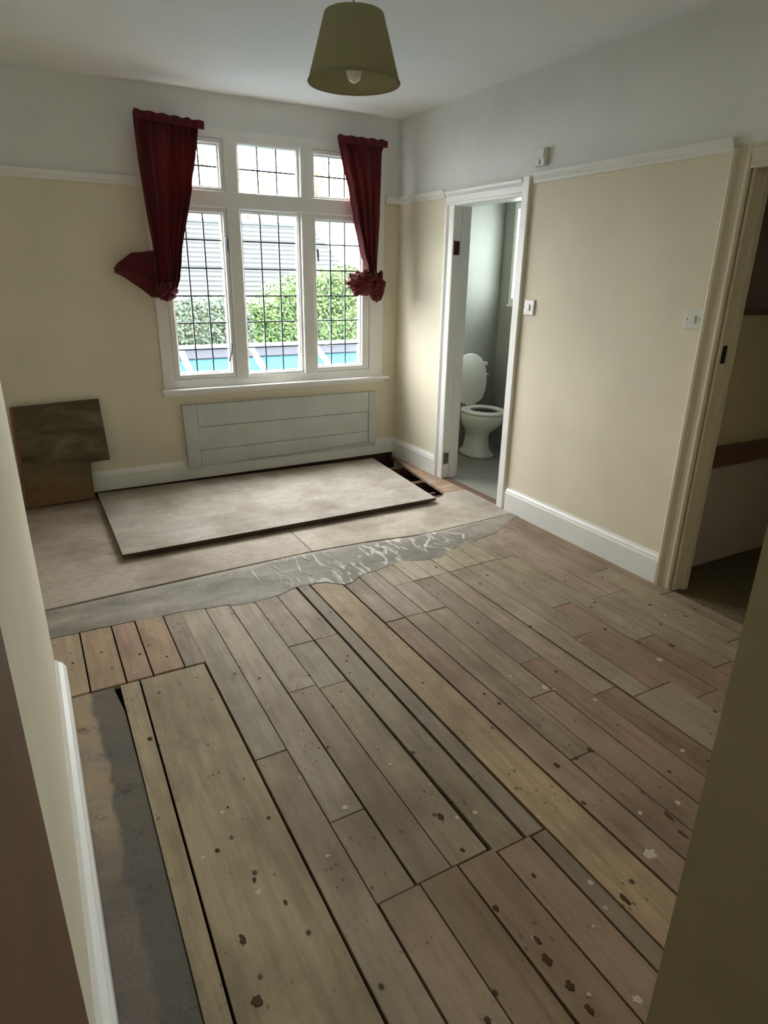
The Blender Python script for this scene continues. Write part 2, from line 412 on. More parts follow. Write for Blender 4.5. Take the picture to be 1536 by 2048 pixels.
structure(box('trim_1', JX0-.02, JX0, -4.70, -4.35, 0, 2.0, M['brown_trim']), 'dark brown door lining at the near left edge', 'door lining')
structure(box('trim_2', JX1, JX1+.02, -4.70, -4.35, 0, 2.0, M['olive_trim']), 'dim cream door lining at the near right edge', 'door lining')
structure(box('wall_hall_left', -3.45, -3.30, -6.2, -4.70, -.1, HC, M['hall_wall']), 'hall side wall behind the doorway', 'wall')
structure(link('wall_hall_back', ring_bm((-3.45, 1.75, -.1, HC), (-1.90, -1.22, 1.35, 2.0), -6.35, -6.2), M['hall_wall']), 'hall end wall behind the doorway', 'wall')
structure(box('wall_landing', 1.6, 1.75, -6.2, -1.85, -.1, HC, M['hall_wall']), 'landing far wall seen past the right doorway', 'wall')

# toilet room shell
structure(link('wall_toilet_window', ring_bm((-1.85, 0, -.1, HC), (-.66, -.155, 1.30, 2.09), 1.06, 1.20, 'x'), M['grey_wall']), 'grey toilet room wall with the tall narrow window', 'wall')
structure(box('wall_toilet_back', .11, 1.06, -.015, 0, -.05, HC, M['grey_wall']), 'grey toilet room wall behind the toilet cistern', 'wall')
structure(box('wall_toilet_front', .11, 1.60, -1.85, -1.75, -.1, HC, M['grey_wall']), 'grey toilet room partition facing the toilet', 'wall')

# landing beyond the right doorway: low white panelled wall, brown ledge, cream wall over it
L = structure(box('wall_landing_side', .11, 1.6, -2.80, -2.70, -.1, HC, M['hall_wall']), 'dim cream landing wall over a white dado with brown ledge', 'wall')
box('dado_panel', .11, 1.6, -2.815, -2.80, .012, .60, M['hall_white'], L)
box('ledge', .11, 1.6, -2.86, -2.80, .60, .70, M['brown_trim'], L, .006)
box('dado_rail', .11, 1.6, -2.82, -2.80, 1.36, 1.385, M['brown_trim'], L)
box('upper_panel', .11, 1.6, -2.808, -2.80, 1.385, HC-.01, M['purple_wall'], L)

# ------------------------------------------------------------------ floor with its boards, sheets and screed
FL = structure(box('floor', -3.45, 1.60, -6.2, .0, -.20, -.12, M['subfloor']), 'bare uncarpeted bedroom floor of old boards, chipboard sheets and grey levelling compound', 'floor')
T = .022
def jit(rgb, a=10):
    d = random.uniform(-a, a); return tuple(min(255, max(0, c + d + random.uniform(-1.5, 1.5))) for c in rgb)
def setcol(o, rgb, a=8):
    rgb = tuple(c*.72 + q*.28 for c, q in zip(rgb, (164, 147, 126)))
    o.color = s2l(*jit(rgb, a)); return o
planks = []
def plank(xa, xb, y0, y1, rgb, gap=.0016, xa2=None, xb2=None, mat='wood_y', z=None, a=8):
    """one floorboard, far end y0, near end y1 (y1 < y0); xa2/xb2 are its edges at the near end"""
    xa2 = xa if xa2 is None else xa2; xb2 = xb if xb2 is None else xb2
    z = random.uniform(-.0015, .001) if z is None else z
    poly = [(xa+gap, y0-gap), (xb-gap, y0-gap), (xb2-gap, y1+gap), (xa2+gap, y1+gap)]
    o = prism('plank', poly, z-T, z, M[mat], FL, bev=.0012)
    setcol(o, rgb, a); planks.append((o, xa, xb, y0, y1, z)); return o
TAUPE, PALE, BROWN, GREYB, PINK = (164, 150, 130), (178, 166, 148), (150, 126, 104), (150, 142, 128), (168, 148, 134)
YN = -4.72
# board stubs in front of the hearth
xs = [-2.96, -2.868, -2.748, -2.617, -2.516, -2.392, -2.266]
for i, c in enumerate([(184, 164, 130), (186, 166, 136), (178, 148, 122), (174, 140, 120), (190, 160, 132), (150, 138, 124)]):
    plank(xs[i], xs[i+1], -1.98, -2.482, c, .003)
# strip and wide plywood sheet
plank(-2.645, -2.572, -2.490, YN, (174, 160, 128), .0022, -2.662, -2.612)
plank(-2.570, -2.316, -2.490, YN, (172, 158, 128), .003, -2.610, -2.305, z=.001)
# running boards, left to right: edges, cross joints
def run(x0, x1, ys, cols, x0n=None, x1n=None, gap=.0016):
    x0n = x0 if x0n is None else x0n; x1n = x1 if x1n is None else x1n
    Y0, Y1 = ys[0], ys[-1]
    for k, (a, b) in enumerate(zip(ys, ys[1:])):
        f = lambda p, q, y: p + (q-p)*(Y0-y)/(Y0-Y1)
        plank(f(x0, x0n, a), f(x1, x1n, a), a, b, cols[k % len(cols)], gap, f(x0, x0n, b), f(x1, x1n, b))
run(-2.314, -2.200, [-1.98, -3.130, YN], [PALE, (160, 142, 122)], -2.302, -2.190, .0022)
run(-2.200, -2.086, [-1.98, -3.480, -3.775], [(174, 160, 142), (164, 146, 124)], -2.194, -2.078)
run(-2.190, -2.066, [-3.775, YN], [BROWN])
run(-2.086, -1.967, [-1.98, -2.840, -3.775], [(172, 160, 146), TAUPE], -2.074, -1.962)
run(-2.066, -1.945, [-3.775, YN], [(148, 124, 102)])
run(-1.967, -1.850, [-1.98, -2.535, -2.868, -3.775], [(176, 162, 146), (164, 152, 140), (160, 146, 124)], -1.962, -1.838)
run(-1.945, -1.820, [-3.775, YN], [(146, 120, 98)], -1.935, -1.806, .003)
run(-1.850, -1.732, [-1.98, -2.535, -3.793], [(176, 162, 148), (162, 148, 126)], -1.826, -1.722)
run(-1.820, -1.702, [-3.793, YN], [(142, 118, 98)], -1.806, -1.690)
run(-1.726, -1.658, [-1.98, -3.797], [(156, 144, 132)], -1.716, -1.646, .004)
run(-1.698, -1.644, [-3.797, YN], [(138, 124, 106)], -1.690, -1.632)
run(-1.656, -1.500, [-1.98, YN], [(196, 172, 136)], -1.632, -1.478, .003)
run(-1.496, -1.388, [-1.98, -2.546, YN], [(172, 158, 142), (156, 132, 112)], -1.476, -1.362, .003)
run(-1.388, -1.276, [-1.98, -2.546, -3.62, YN], [(170, 156, 142), (158, 142, 120), (150, 124, 104)], -1.362, -1.262)
run(-1.276, -1.150, [-1.98, -2.243, -2.552, -3.30, YN], [PALE, (166, 152, 138), (156, 140, 118), (148, 122, 102)], -1.262, -1.160)
run(-1.150, -1.032, [-1.98, -2.240, -3.1, YN], [PALE, (158, 146, 128), (146, 118, 100)], -1.160, -1.040)
run(-1.032, -.922, [-1.98, -2.237, -3.4, YN], [(180, 166, 150), (158, 142, 120), (146, 120, 102)], -1.040, -.912)
run(-.922, -.806, [-1.98, -2.232, -3.478], [(178, 164, 142), (158, 144, 122)], -.906, -.800)
run(-.912, -.690, [-3.478, YN], [(160, 144, 122)], None, None, .0022)
run(-.806, -.694, [-1.98, -2.226, -3.05, -3.478], [(182, 170, 142), (158, 146, 124), (148, 120, 102)], -.800, -.690)
run(-.694, -.572, [-1.90, -2.219, -2.80, -3.6, YN], [(176, 164, 142), (156, 146, 122), (146, 120, 100), (148, 126, 106)])
run(-.572, -.446, [-1.86, -2.228, -3.2, YN], [(166, 152, 138), (156, 144, 120), (140, 112, 94)])
run(-.446, -.330, [-1.80, -2.826, -3.5, YN], [(158, 140, 124), (150, 138, 114), (140, 114, 96)])
run(-.330, -.214, [-1.76, -2.826, -3.6, YN], [(156, 140, 124), (150, 138, 114), (140, 120, 100)])
run(-.214, -.100, [-1.70, -2.60, -3.4, YN], [(156, 138, 124), (150, 138, 112), (142, 128, 102)])
run(-.100, .0, [-1.66, -2.95, YN], [(158, 138, 118), (146, 132, 106)])
# chipboard floor sheets (row by the wall, row by the screed)
def sheet(poly, rgb, z=0.0, t=T):
    o = prism('floor_sheet', poly, z-t, z, M['chip'], FL, bev=.001); return setcol(o, rgb, 3)
sheet([(-3.30, -.02), (-2.478, -.02), (-2.474, -.13), (-1.40, -.13), (-1.40, -1.168), (-3.30, -1.168)], (182, 173, 162))
sheet([(-1.397, -.13), (-.31, -.15), (-.415, -1.168), (-1.397, -1.168)], (182, 173, 162))
sheet([(-3.30, -1.172), (-1.482, -1.172), (-1.482, -1.640), (-2.2, -1.668), (-3.30, -1.725)], (188, 180, 170), .0005)
sheet([(-1.478, -1.172), (-.30, -1.172), (-.24, -1.15), (-.19, -1.10), (0, -1.10), (0, -1.655), (-.35, -1.69), (-.75, -1.71), (-1.1, -1.66), (-1.478, -1.640)], (190, 183, 173), .0005)
sheet([(-.045, -.03), (0, -.03), (0, -1.096), (-.185, -1.096), (-.12, -.55)], (172, 138, 112))
# joists under the floor, seen in the open slot
for y in (-.30, -.72, -1.09, -1.45):
    o = box('joist', -.9, -.002, y-.025, y+.025, -.12, -T-.003, M['joist'], FL)
box('loose_batten', -.40, -.235, -1.055, -1.035, -.04, -.006, M['joist'], FL)
# hearth slab along the left wall
prism('hearth_slab', [(-2.852, -2.487), (-2.668, -2.490), (-2.650, -2.66), (-2.650, -3.1), (-2.662, YN), (-2.852, YN)], -.05, -.004, M['hearth'], FL)

# screed: an irregular grey band lapping over the board ends
def screed_band():
    top = [(-3.30, -1.752), (-2.874, -1.728), (-2.2, -1.690), (-1.907, -1.672), (-1.549, -1.656), (-1.2, -1.668), (-.85, -1.715), (-.627, -1.716), (-.347, -1.700), (0, -1.665)]
    low = [(-3.30, -2.01), (-2.866, -2.005), (-2.70, -1.995), (-2.557, -2.000), (-2.41, -2.020), (-2.266, -2.022), (-2.17, -2.035), (-2.066, -2.068), (-1.95, -2.085), (-1.832, -2.062), (-1.70, -2.020), (-1.575, -2.044), (-1.494, -2.117),
           (-1.44, -2.105), (-1.385, -2.060), (-1.25, -2.035), (-1.089, -1.99), (-.95, -2.045), (-.86, -2.053), (-.80, -2.02), (-.748, -1.985), (-.62, -1.965), (-.496, -1.940), (-.36, -1.90), (-.253, -1.860), (-.13, -1.78), (0, -1.735)]
    pts = list(low)
    fine = []
    for (a, b) in zip(pts, pts[1:]):
        n = max(1, int(math.hypot(b[0]-a[0], b[1]-a[1])/.03))
        for i in range(n):
            t = i/n; x = a[0]+(b[0]-a[0])*t; y = a[1]+(b[1]-a[1])*t
            fine.append((x, y + .018*mnoise.noise((x*14, 3.1, 0)) + .008*mnoise.noise((x*45, 7.7, 0))))
    fine.append(pts[-1])
    def ytop(x):
        for a, b in zip(top, top[1:]):
            if a[0] <= x <= b[0]: return a[1] + (b[1]-a[1])*(x-a[0])/(b[0]-a[0])
        return top[-1][1]
    bm = bmesh.new(); prev = None; R = 9
    for x, y in fine:
        yt = ytop(x); row = []
        for j in range(R):
            t = j/(R-1); yy = yt + (y-yt)*t
            z = .0035 + .002*mnoise.noise((x*9, yy*9, 1)) + .0012*mnoise.noise((x*30, yy*30, 2))
            if j == R-1: z = .0012
            if j == 0: z = .001
            row.append(bm.verts.new((x, yy, z)))
        row = [bm.verts.new((x, yt, -.05))] + row
        if prev:
            for a in range(len(row)-1): bm.faces.new((prev[a], prev[a+1], row[a+1], row[a]))
        prev = row
    return link('screed_band', bm, M['screed'], FL, True)
screed_band()
box('backing_board', -3.30, 0, -2.0, -1.64, -.07, -.05, M['screed'], FL)
def smear(pts, wd):
    bm = bmesh.new(); P = []
    for (a, b) in zip(pts, pts[1:]):
        for i in range(6): t = i/6; P.append((a[0]+(b[0]-a[0])*t, a[1]+(b[1]-a[1])*t))
    P.append(pts[-1]); prev = None
    for i, (x, y) in enumerate(P):
        d = Vector((P[min(i+1, len(P)-1)][0]-P[max(i-1, 0)][0], P[min(i+1, len(P)-1)][1]-P[max(i-1, 0)][1])).normalized()
        t = i/(len(P)-1); h = wd*(.25+.75*math.sin(PI*min(1, .1+t*.85)))*(.8+.5*mnoise.noise((x*30, y*30, 4)))
        n = Vector((-d.y, d.x)); q = Vector((x, y)) + n*.006*mnoise.noise((x*20, y*20, 9))
        row = [bm.verts.new((q.x+n.x*h*s, q.y+n.y*h*s, .0048 + (.0035 if s == 0 else 0))) for s in (-1, 0, 1)]
        if prev:
            for k in range(2): bm.faces.new((prev[k], prev[k+1], row[k+1], row[k]))
        prev = row
    link('plaster_smear', bm, M['smear'], FL, True)
for s in [[(-1.76, -1.71), (-1.73, -1.866)], [(-1.608, -1.698), (-1.642, -1.876), (-1.604, -1.943)], [(-1.567, -1.673), (-1.542, -1.761)], [(-1.498, -1.692), (-1.513, -1.835), (-1.478, -1.924)],
          [(-1.446, -1.679), (-1.424, -1.806)], [(-1.196, -1.709), (-1.157, -1.785), (-1.197, -1.86)], [(-1.149, -1.716), (-1.039, -1.844)], [(-1.117, -1.804), (-1.06, -1.792)], [(-.882, -1.765), (-.912, -1.891)],
          [(-.751, -1.776), (-.861, -1.893), (-.801, -1.944)], [(-.673, -1.77), (-.684, -1.877), (-.625, -1.929)], [(-.626, -1.757), (-.542, -1.834), (-.589, -1.905)], [(-.787, -1.868), (-.74, -1.938)],
          [(-1.877, -1.722), (-1.877, -1.89)], [(-.82, -1.829), (-.745, -1.823)]]:
    smear(s, random.uniform(.006, .012))
# knots / chipped holes and dried paint splashes lying on the boards
def blot(name, x, y, rx, ry, mat, parent, z):
    bm = bmesh.new(); n = 22; s = random.uniform(0, 50)
    mk = lambda f, zz: [bm.verts.new((x+rx*f*math.cos(2*PI*k/n)*(1+.55*mnoise.noise((s+math.cos(2*PI*k/n)*2.0, math.sin(2*PI*k/n)*2.0, 0))),
                                      y+ry*f*math.sin(2*PI*k/n)*(1+.55*mnoise.noise((s+math.cos(2*PI*k/n)*2.0, math.sin(2*PI*k/n)*2.0, 0))), zz)) for k in range(n)]
    a, b = mk(1, z+.0002), mk(.7, z+.0012)
    for k in range(n): bm.faces.new((a[k], a[(k+1) % n], b[(k+1) % n], b[k]))
    bm.faces.new(b)
    link(name, bm, mat, parent)
def host(x, y):
    for o, xa, xb, y0, y1, z in planks:
        if min(xa, xb) <= x <= max(xa, xb) and y1 <= y <= y0: return o, z
    return None, 0
KN = [(-2.526, -3.703, .012, .022), (-2.539, -3.855, .02, .022), (-1.432, -3.616, .014, .02), (-1.279, -3.616, .014, .02), (-1.35, -3.624, .010, .010), (-1.891, -3.615, .014, .024), (-1.903, -3.743, .010, .014), (-1.614, -4.066, .012, .030),
      (-1.892, -4.042, .010, .02), (-1.905, -4.09, .016, .024), (-1.28, -3.937, .012, .028), (-1.30, -4.0, .010, .026), (-1.9, -4.16, .016, .02), (-1.897, -4.219, .012, .02), (-1.93, -3.928, .012, .016), (-2.596, -2.862, .014, .016),
      (-2.512, -3.423, .010, .012), (-1.395, -3.266, .010, .014), (-1.41, -3.194, .008, .012), (-.46, -3.299, .016, .022), (-1.585, -3.022, .007, .010), (-2.07, -3.186, .007, .009), (-.465, -2.855, .014, .012), (-.616, -3.062, .012, .014),
      (-.755, -2.36, .012, .012), (-2.444, -3.284, .006, .007), (-1.811, -2.828, .006, .008), (-.238, -3.0, .012, .014), (-2.45, -3.56, .008, .014), (-2.40, -3.66, .007, .013), (-1.72, -3.45, .010, .014), (-1.78, -3.90, .009, .012),
      (-2.11, -4.128, .012, .014), (-.95, -2.15, .014, .012), (-2.54, -2.30, .010, .014), (-2.68, -2.21, .008, .010)]
for x, y, rx, ry in KN:
    p, z = host(x, y)
    if p: blot('knot', x, y, rx*.62, ry*.66, M['knot'], p, z)
WS = [(-2.463, -3.295, .010), (-2.205, -3.271, .008), (-2.247, -3.582, .010), (-1.792, -3.651, .012), (-1.440, -4.002, .030), (-1.68, -4.062, .008), (-1.745, -4.081, .007), (-.998, -3.768, .014), (-1.875, -4.195, .009), (-1.787, -4.255, .016),
      (-1.211, -3.913, .012), (-1.347, -3.886, .012), (-1.172, -3.273, .020), (-1.055, -3.423, .014), (-2.13, -3.45, .014), (-1.919, -3.354, .011), (-1.85, -3.64, .010), (-.79, -3.079, .012), (-.255, -3.102, .012), (-2.453, -3.60, .016),
      (-2.269, -3.01, .007), (-1.905, -3.021, .007), (-1.66, -3.99, .012), (-.60, -3.35, .018), (-1.15, -3.30, .010)]
for x, y, r in WS:
    p, z = host(x, y)
    if p: blot('paint_splash', x, y, r*.62, r*.62*random.uniform(.8, 1.4), M['splash'], p, z)
# thresholds and neighbouring room floors
structure(box('trim_3', .004, .055, D1[1]+.004, D1[0]-.004, -.115, .006, M['brown_trim'], bev=.002), 'dark brown timber threshold in the toilet doorway', 'threshold')
structure(box('floor_toilet', .055, 1.06, -1.75, -.0, -.115, .002, M['vinyl']), 'grey vinyl floor under the white toilet', 'floor')
structure(box('floor_landing', .002, 1.6, -4.35, -2.80, -.115, -.002, M['carpet']), 'dim brown carpet beyond the right doorway', 'floor')
structure(box('floor_hall', -3.30, 1.6, -6.2, -4.73, -.115, -.002, M['carpet']), 'dim brown hall carpet behind the doorway', 'floor')

# ------------------------------------------------------------------ skirtings and picture rail
def sk_prof(h=.165, t=.022):
    return [(0, 0), (t, 0), (t, h*.76), (t*.8, h*.82), (t*.75, h*.87), (t*.35, h*.95), (t*.25, h), (0, h)]
def skirting(name, wall, a0, a1, label, h=.165, t=.022, off=0, z0=.0):
    pr = sk_prof(h, t)
    if wall == 'back': o = prism(name, [(-p, q+z0) for p, q in pr], a0, a1, M['trim'], axis='x')   # profile in (y,z)
    elif wall == 'right': o = prism(name, [(-p, q+z0) for p, q in pr], a0, a1, M['trim'], axis='y')
    else: o = prism(name, [(off+p, q+z0) for p, q in pr], a0, a1, M['trim'], axis='y')
    return structure(o, label, 'skirting board')
bb = skirting('baseboard_back', 'back', -3.30, 0, 'white skirting along the back wall under the window', h=.150, z0=.015)
for v in bb.data.vertices:                                   # foot of the board is out of level, open at the corner end
    if v.co.z < .016: v.co.z = .012 + .024*(v.co.x+3.3)/3.3
box('gap_shade_strip', -3.30, 0, -.004, 0, -.12, .045, M['shade_brown'], bb)  # dark strip that paints in the shaded gap under the skirting
skirting('baseboard_right', 'right', -2.842, -1.585, 'white skirting between the toilet doorway and the landing doorway')
skirting('baseboard_corner', 'right', -.685, 0, 'short white skirting from the room corner to the toilet doorway')
skirting('baseboard_left', 'left', -4.35, -2.43, 'white skirting on the projecting left wall', .14, .035, -2.85)
RP = [(0, 0), (.012, 0), (.018, .012), (.014, .022), (.028, .036), (.034, .05), (0, .054)]
def rail(name, wall, a0, a1, label):
    o = prism(name, [(-p, 2.03+q) for p, q in RP], a0, a1, M['trim'], axis='x' if wall == 'back' else 'y')
    return structure(o, label, 'picture rail')
rail('trim_4', 'back', -3.30, WX0-.02, 'white picture rail on the back wall beside the tied left curtain')
rail('trim_5', 'back', WX1+.02, 0, 'short white picture rail between the window and the room corner')
rail('trim_6', 'right', -.66, 0, 'short white picture rail from the corner to the toilet doorway')
rail('trim_7', 'right', -2.84, -1.59, 'white picture rail between the toilet doorway and the landing doorway')

# ------------------------------------------------------------------ toilet doorway (door removed)
d1 = structure(empty('door_1', (0, -1.145, 0)), 'toilet doorway with white moulded frame, its door taken off', 'doorway')
def casing_prof(wd):   # across the face: (offset from inner edge, projection)
    return [(0, 0), (0, .014), (.008, .018), (.016, .018), (.022, .013), (wd*.55, .016), (wd*.72, .028), (wd*.86, .030), (wd*.93, .022), (wd, .018), (wd, 0)]
def casing_v(name, yin, sgn, wd, z1, parent, mat='trim'):
    pr = [(-p, yin+sgn*o) for o, p in casing_prof(wd)]
    return prism(name, pr, 0, z1, M[mat], parent, axis='z')
def casing_h(name, zin, wd, y0, y1, parent, mat='trim'):
    pr = [(-p, zin+o) for o, p in casing_prof(wd)]
    return link(name, prism_bm([(x, z) for x, z in pr], y0, y1, 'y'), M[mat], parent)
casing_v('casing', -.795, 1, .112, 1.975, d1)
box('casing', -.024, 0, -1.562, -1.500, 0, 2.075, M['trim'], d1, .004, 2)
casing_h('head_casing', 1.970, .105, -1.500, -.683, d1)
box('lining', 0, .13, -.795, -.765, 0, 1.985, M['trim'], d1)
box('lining', 0, .13, -1.520, -1.500, 0, 1.985, M['trim'], d1)
box('head_lining', 0, .13, -1.500, -.795, 1.968, 1.99, M['trim'], d1)
box('door_stop', .045, .085, -.810, -.795, 0, 1.968, M['trim'], d1)
box('door_stop', .045, .085, -1.500, -1.486, 0, 1.968, M['trim'], d1)
for z, m in ((1.70, 'rusty'), (.165, 'steel')):
    h = box('hinge', .004, .040, -.7985, -.7945, z-.045, z+.045, M[m], d1)
    tube = link('hinge_pin', tube_bm([(-.003, -.799, z-.047), (-.003, -.799, z+.047)], .006, 8), M[m], h)
# landing doorway
d2 = structure(empty('door_2', (0, -3.31, 0)), 'landing doorway with cream moulded frame beside the light switch', 'doorway')
casing_v('casing', -2.932, 1, .092, 2.04, d2, 'trim_cream')
casing_v('casing', -3.694, -1, .092, 2.04, d2, 'trim_cream')
casing_h('head_casing', 1.955, .085, -3.694, -2.932, d2, 'trim_cream')
box('lining', 0, .111, -2.950, -2.930, 0, 1.985, M['trim_cream'], d2)
box('lining', 0, .111, -3.700, -3.676, 0, 1.985, M['trim_cream'], d2)
box('head_lining', 0, .111, -3.676, -2.950, 1.955, 1.985, M['trim_cream'], d2)
box('door_stop', .05, .085, -2.968, -2.950, 0, 1.955, M['trim_cream'], d2)
lk = box('latch_keep', .012, .04, -2.9545, -2.9495, 1.16, 1.24, M['black'], d2, .001)

# ------------------------------------------------------------------ main window
W1 = structure(empty('window_1', (-1.035, .03, .70)), 'white three light window with leaded panes above the sill', 'window')
FY0, FY1 = -.012, .065
link('frame', ring_bm((-1.925, -.14, .712, 2.412), (-1.845, -.262, .775, 2.352), FY0, FY1), M['trim'], W1)
def moulded_bar(name, x0, x1, z0, z1, y0, y1, vert):
    s = (x1-x0 if vert else z1-z0)
    b = bm_box(x0, x1, y0, y1, z0, z1, .012, 2)
    return link(name, b, M['trim'], W1)
for x0, x1 in ((-1.388, -1.292), (-.838, -.738)):
    moulded_bar('mullion', x0, x1, .76, 2.36, -.022, .064, True)
moulded_bar('transom', -1.85, -.255, 1.925, 2.035, -.026, .063, False)
sill_b = bm_box(-1.950, -.098, -.075, .06, .690, .714, .006, 2)
link('window_sill', sill_b, M['trim'], W1)
box('sill_apron', -1.93, -.12, -.014, .0, .660, .690, M['trim'], W1, .003)
PANE = {}
def came(parent, x0, x1, z0, z1):
    return box('lead_came', x0, x1, .026, .036, z0, z1, M['lead'], parent)
def light(x0, x1, z0, z1, ix0, ix1, iz0, iz1, hz, nx=3, proud=.0, nm='sash'):
    """one light: sash frame x0..x1, z0..z1 with glass opening i*, divided by lead cames into small panes"""
    bd = .011 if nm != 'top_light' or x0 < -1.3 or x0 > -.8 else .004
    if nm == 'fixed_light': bd = .007
    s = link(nm, ring_bm((x0, x1, z0, z1), (ix0-bd, ix1+bd, iz0-bd, iz1+bd), .0-proud, .062), M['trim'], W1)
    link('glazing_bead', ring_bm((ix0-bd, ix1+bd, iz0-bd, iz1+bd), (ix0, ix1, iz0, iz1), .012, .060), M['trim'], s)
    bv = s.modifiers.new('bev', 'BEVEL'); bv.width = .005; bv.segments = 2
    xsn = [ix0+(ix1-ix0)*i/nx for i in range(nx+1)]; zs = [iz0]+hz+[iz1]
    for i in range(nx):
        for a, b in zip(zs, zs[1:]):
            key = (round(xsn[i+1]-xsn[i], 4), round(b-a, 4))
            if key not in PANE:
                PANE[key] = box('pane', -key[0]/2, key[0]/2, -.0015, .0015, -key[1]/2, key[1]/2, M['glass'])
                o = PANE[key]
            else:
                o = PANE[key].copy(); COL.objects.link(o)
            o.parent = s; o.location = ((xsn[i]+xsn[i+1])/2, .031, (a+b)/2)
            o.rotation_euler = (random.uniform(-.004, .004), 0, random.uniform(-.006, .006))
    c = .0048
    for x in xsn[1:-1]: came(s, x-c, x+c, iz0, iz1)
    for z in hz:
        for a, b in zip(xsn, xsn[1:]): came(s, a+c if a > ix0 else a, b-c if b < ix1 else b, z-c, z+c)
    return s
HZ = [.982, 1.167, 1.352, 1.537, 1.722]
sL = light(-1.842, -1.390, .778, 1.925, -1.792, -1.427, .820, 1.888, HZ, proud=.012)
sC = light(-1.292, -.838, .778, 1.925, -1.277, -.862, .800, 1.905, HZ, nm='fixed_light')
sR = light(-.738, -.266, .778, 1.925, -.712, -.340, .822, 1.882, HZ, proud=.012)
light(-1.842, -1.390, 2.035, 2.350, -1.792, -1.428, 2.062, 2.311, [2.184], proud=.010, nm='top_light')
light(-1.292, -.838, 2.035, 2.350, -1.277, -.860, 2.040, 2.330, [2.184], nm='top_light')
light(-.738, -.266, 2.035, 2.350, -.714, -.340, 2.056, 2.311, [2.184], proud=.010, nm='top_light')
# casement fasteners and stays
for s, x, z in ((sL, -1.405, 1.70), (sR, -.716, 1.65)):
    link('casement_catch', tube_bm([(x, -.014, z+.04), (x, -.032, z+.03), (x, -.036, z-.01), (x+.004, -.03, z-.05)], [.006, .008, .008, .005], 8), M['upvc'], s, True)
link('casement_stay', tube_bm([(-1.418, -.014, 1.03), (-1.418, -.035, 1.02), (-1.425, -.045, .96), (-1.45, -.05, .895)], [.005, .007, .006, .005], 8), M['upvc'], sL, True)
link('casement_stay', tube_bm([(-.705, -.014, .985), (-.68, -.028, .99), (-.60, -.028, .972)], [.005, .005, .004], 8), M['steel'], sR, True)

# toilet room window
W2 = structure(empty('window_2', (1.1, -.47, 1.3)), 'tall white frosted toilet room window', 'window')
link('frame', ring_bm((-.67, -.150, 1.29, 2.10), (-.62, -.185, 1.34, 2.05), 1.050, 1.14, 'x'), M['trim'], W2)
box('pane', 1.08, 1.086, -.62, -.185, 1.34, 2.05, M['frosted'], W2)
box('window_sill', 1.035, 1.07, -.69, -.14, 1.27, 1.29, M['trim'], W2, .003)

# unseen hall window, added to give the room fill light
W3 = structure(empty('fill_window', (-1.56, -6.3, 1.35)), 'unseen window added in the hall for fill light', 'window')
link('frame', ring_bm((-1.93, -1.19, 1.32, 2.03), (-1.85, -1.27, 1.40, 1.95), -6.31, -6.19), M['trim'], W3)
box('pane', -1.85, -1.27, -6.26, -6.254, 1.40, 1.95, M['frosted'], W3)

# ------------------------------------------------------------------ white boarded panel under the window
P = tag(empty('wall_panel', (-1.015, 0, .1)), 'grey white framed boarding panel fixed under the window', 'panel')
ang = .004
prism('backing_board', [(-1.812, .120), (-.212, .112), (-.218, .585), (-1.820, .592)], -.030, -.001, M['panel'], P, axis='y')
prism('stile', [(-1.810, .104), (-1.715, .112), (-1.715, .592), (-1.820, .594)], -.046, -.028, M['panel'], P, axis='y', bev=.003)
prism('stile', [(-.278, .160), (-.204, .135), (-.214, .585), (-.278, .588)], -.046, -.028, M['panel'], P, axis='y', bev=.003)
prism('top_rail', [(-1.713, .425), (-.280, .424), (-.280, .588), (-1.713, .592)], -.044, -.028, M['panel'], P, axis='y', bev=.003)
prism('centre_board', [(-1.713, .248), (-.280, .252), (-.280, .420), (-1.713, .420)], -.036, -.028, M['panel'], P, axis='y', bev=.002)
prism('bottom_rail', [(-1.713, .118), (-1.3, .128), (-.8, .140), (-.280, .165), (-.280, .248), (-1.713, .243)], -.042, -.028, M['panel'], P, axis='y', bev=.003)
for x, z in ((-1.815, .57), (-.24, .56), (-1.76, .14)):
    bm = tube_bm([(x, -.047, z), (x, -.045, z)], .006, 8); 
# ------------------------------------------------------------------ loose chipboard sheet
sh = prism('chipboard_sheet', [(-2.472, -.118), (-.290, -.150), (-.372, -1.262), (-2.467, -1.303)], .0205, .0405, M['chip'], bev=.0015)
sh.color = s2l(172, 165, 155)
sh.data.materials.append(M['shade_brown'])
for p in sh.data.polygons:
    if abs(p.normal.z) < .3: p.material_index = 1  # side faces coloured dark for the shadow at the sheet's edge
tag(sh, 'large loose chipboard sheet lying over the floor below the window', 'board')
for i, (x0, x1, y) in enumerate(((-2.40, -.42, -.22), (-2.44, -.43, -1.20))):
    b = box('wood_batten', x0, x1, y-.03, y+.03, .0012, .0202, M['joist'])
    tag(b, ('dark batten under the back edge of the loose chipboard sheet', 'dark batten under the front edge of the loose chipboard sheet')[i], 'batten')

# boards leaning on the back wall
def leaning(name, poly, mat, t, base, tilt):
    bm = prism_bm(poly, 0, t, 'y')
    bmesh.ops.recalc_face_normals(bm, faces=bm.faces)
    bmesh.ops.bevel(bm, geom=bm.edges[:], offset=.002, segments=1, affect='EDGES')
    o = link(name, bm, mat); o.location = (0, base, 0.003); o.rotation_euler = (-tilt, 0, 0); return o
t_ = .155
bd = leaning('notched_board', [(-2.905, .0), (-2.492, .018), (-2.485, .262), (-2.358, .268), (-2.372, .692), (-2.890, .676)], M['stained'], .018, -.150, t_)
tag(bd, 'dark stained notched board leaning on the back wall left of the window', 'board')
bd2 = leaning('offcut_board', [(-2.932, .0), (-2.60, .0), (-2.60, .672), (-2.912, .672)], M['reddish'], .016, -.128, t_)
tag(bd2, 'reddish board edge showing behind the dark notched board', 'board')

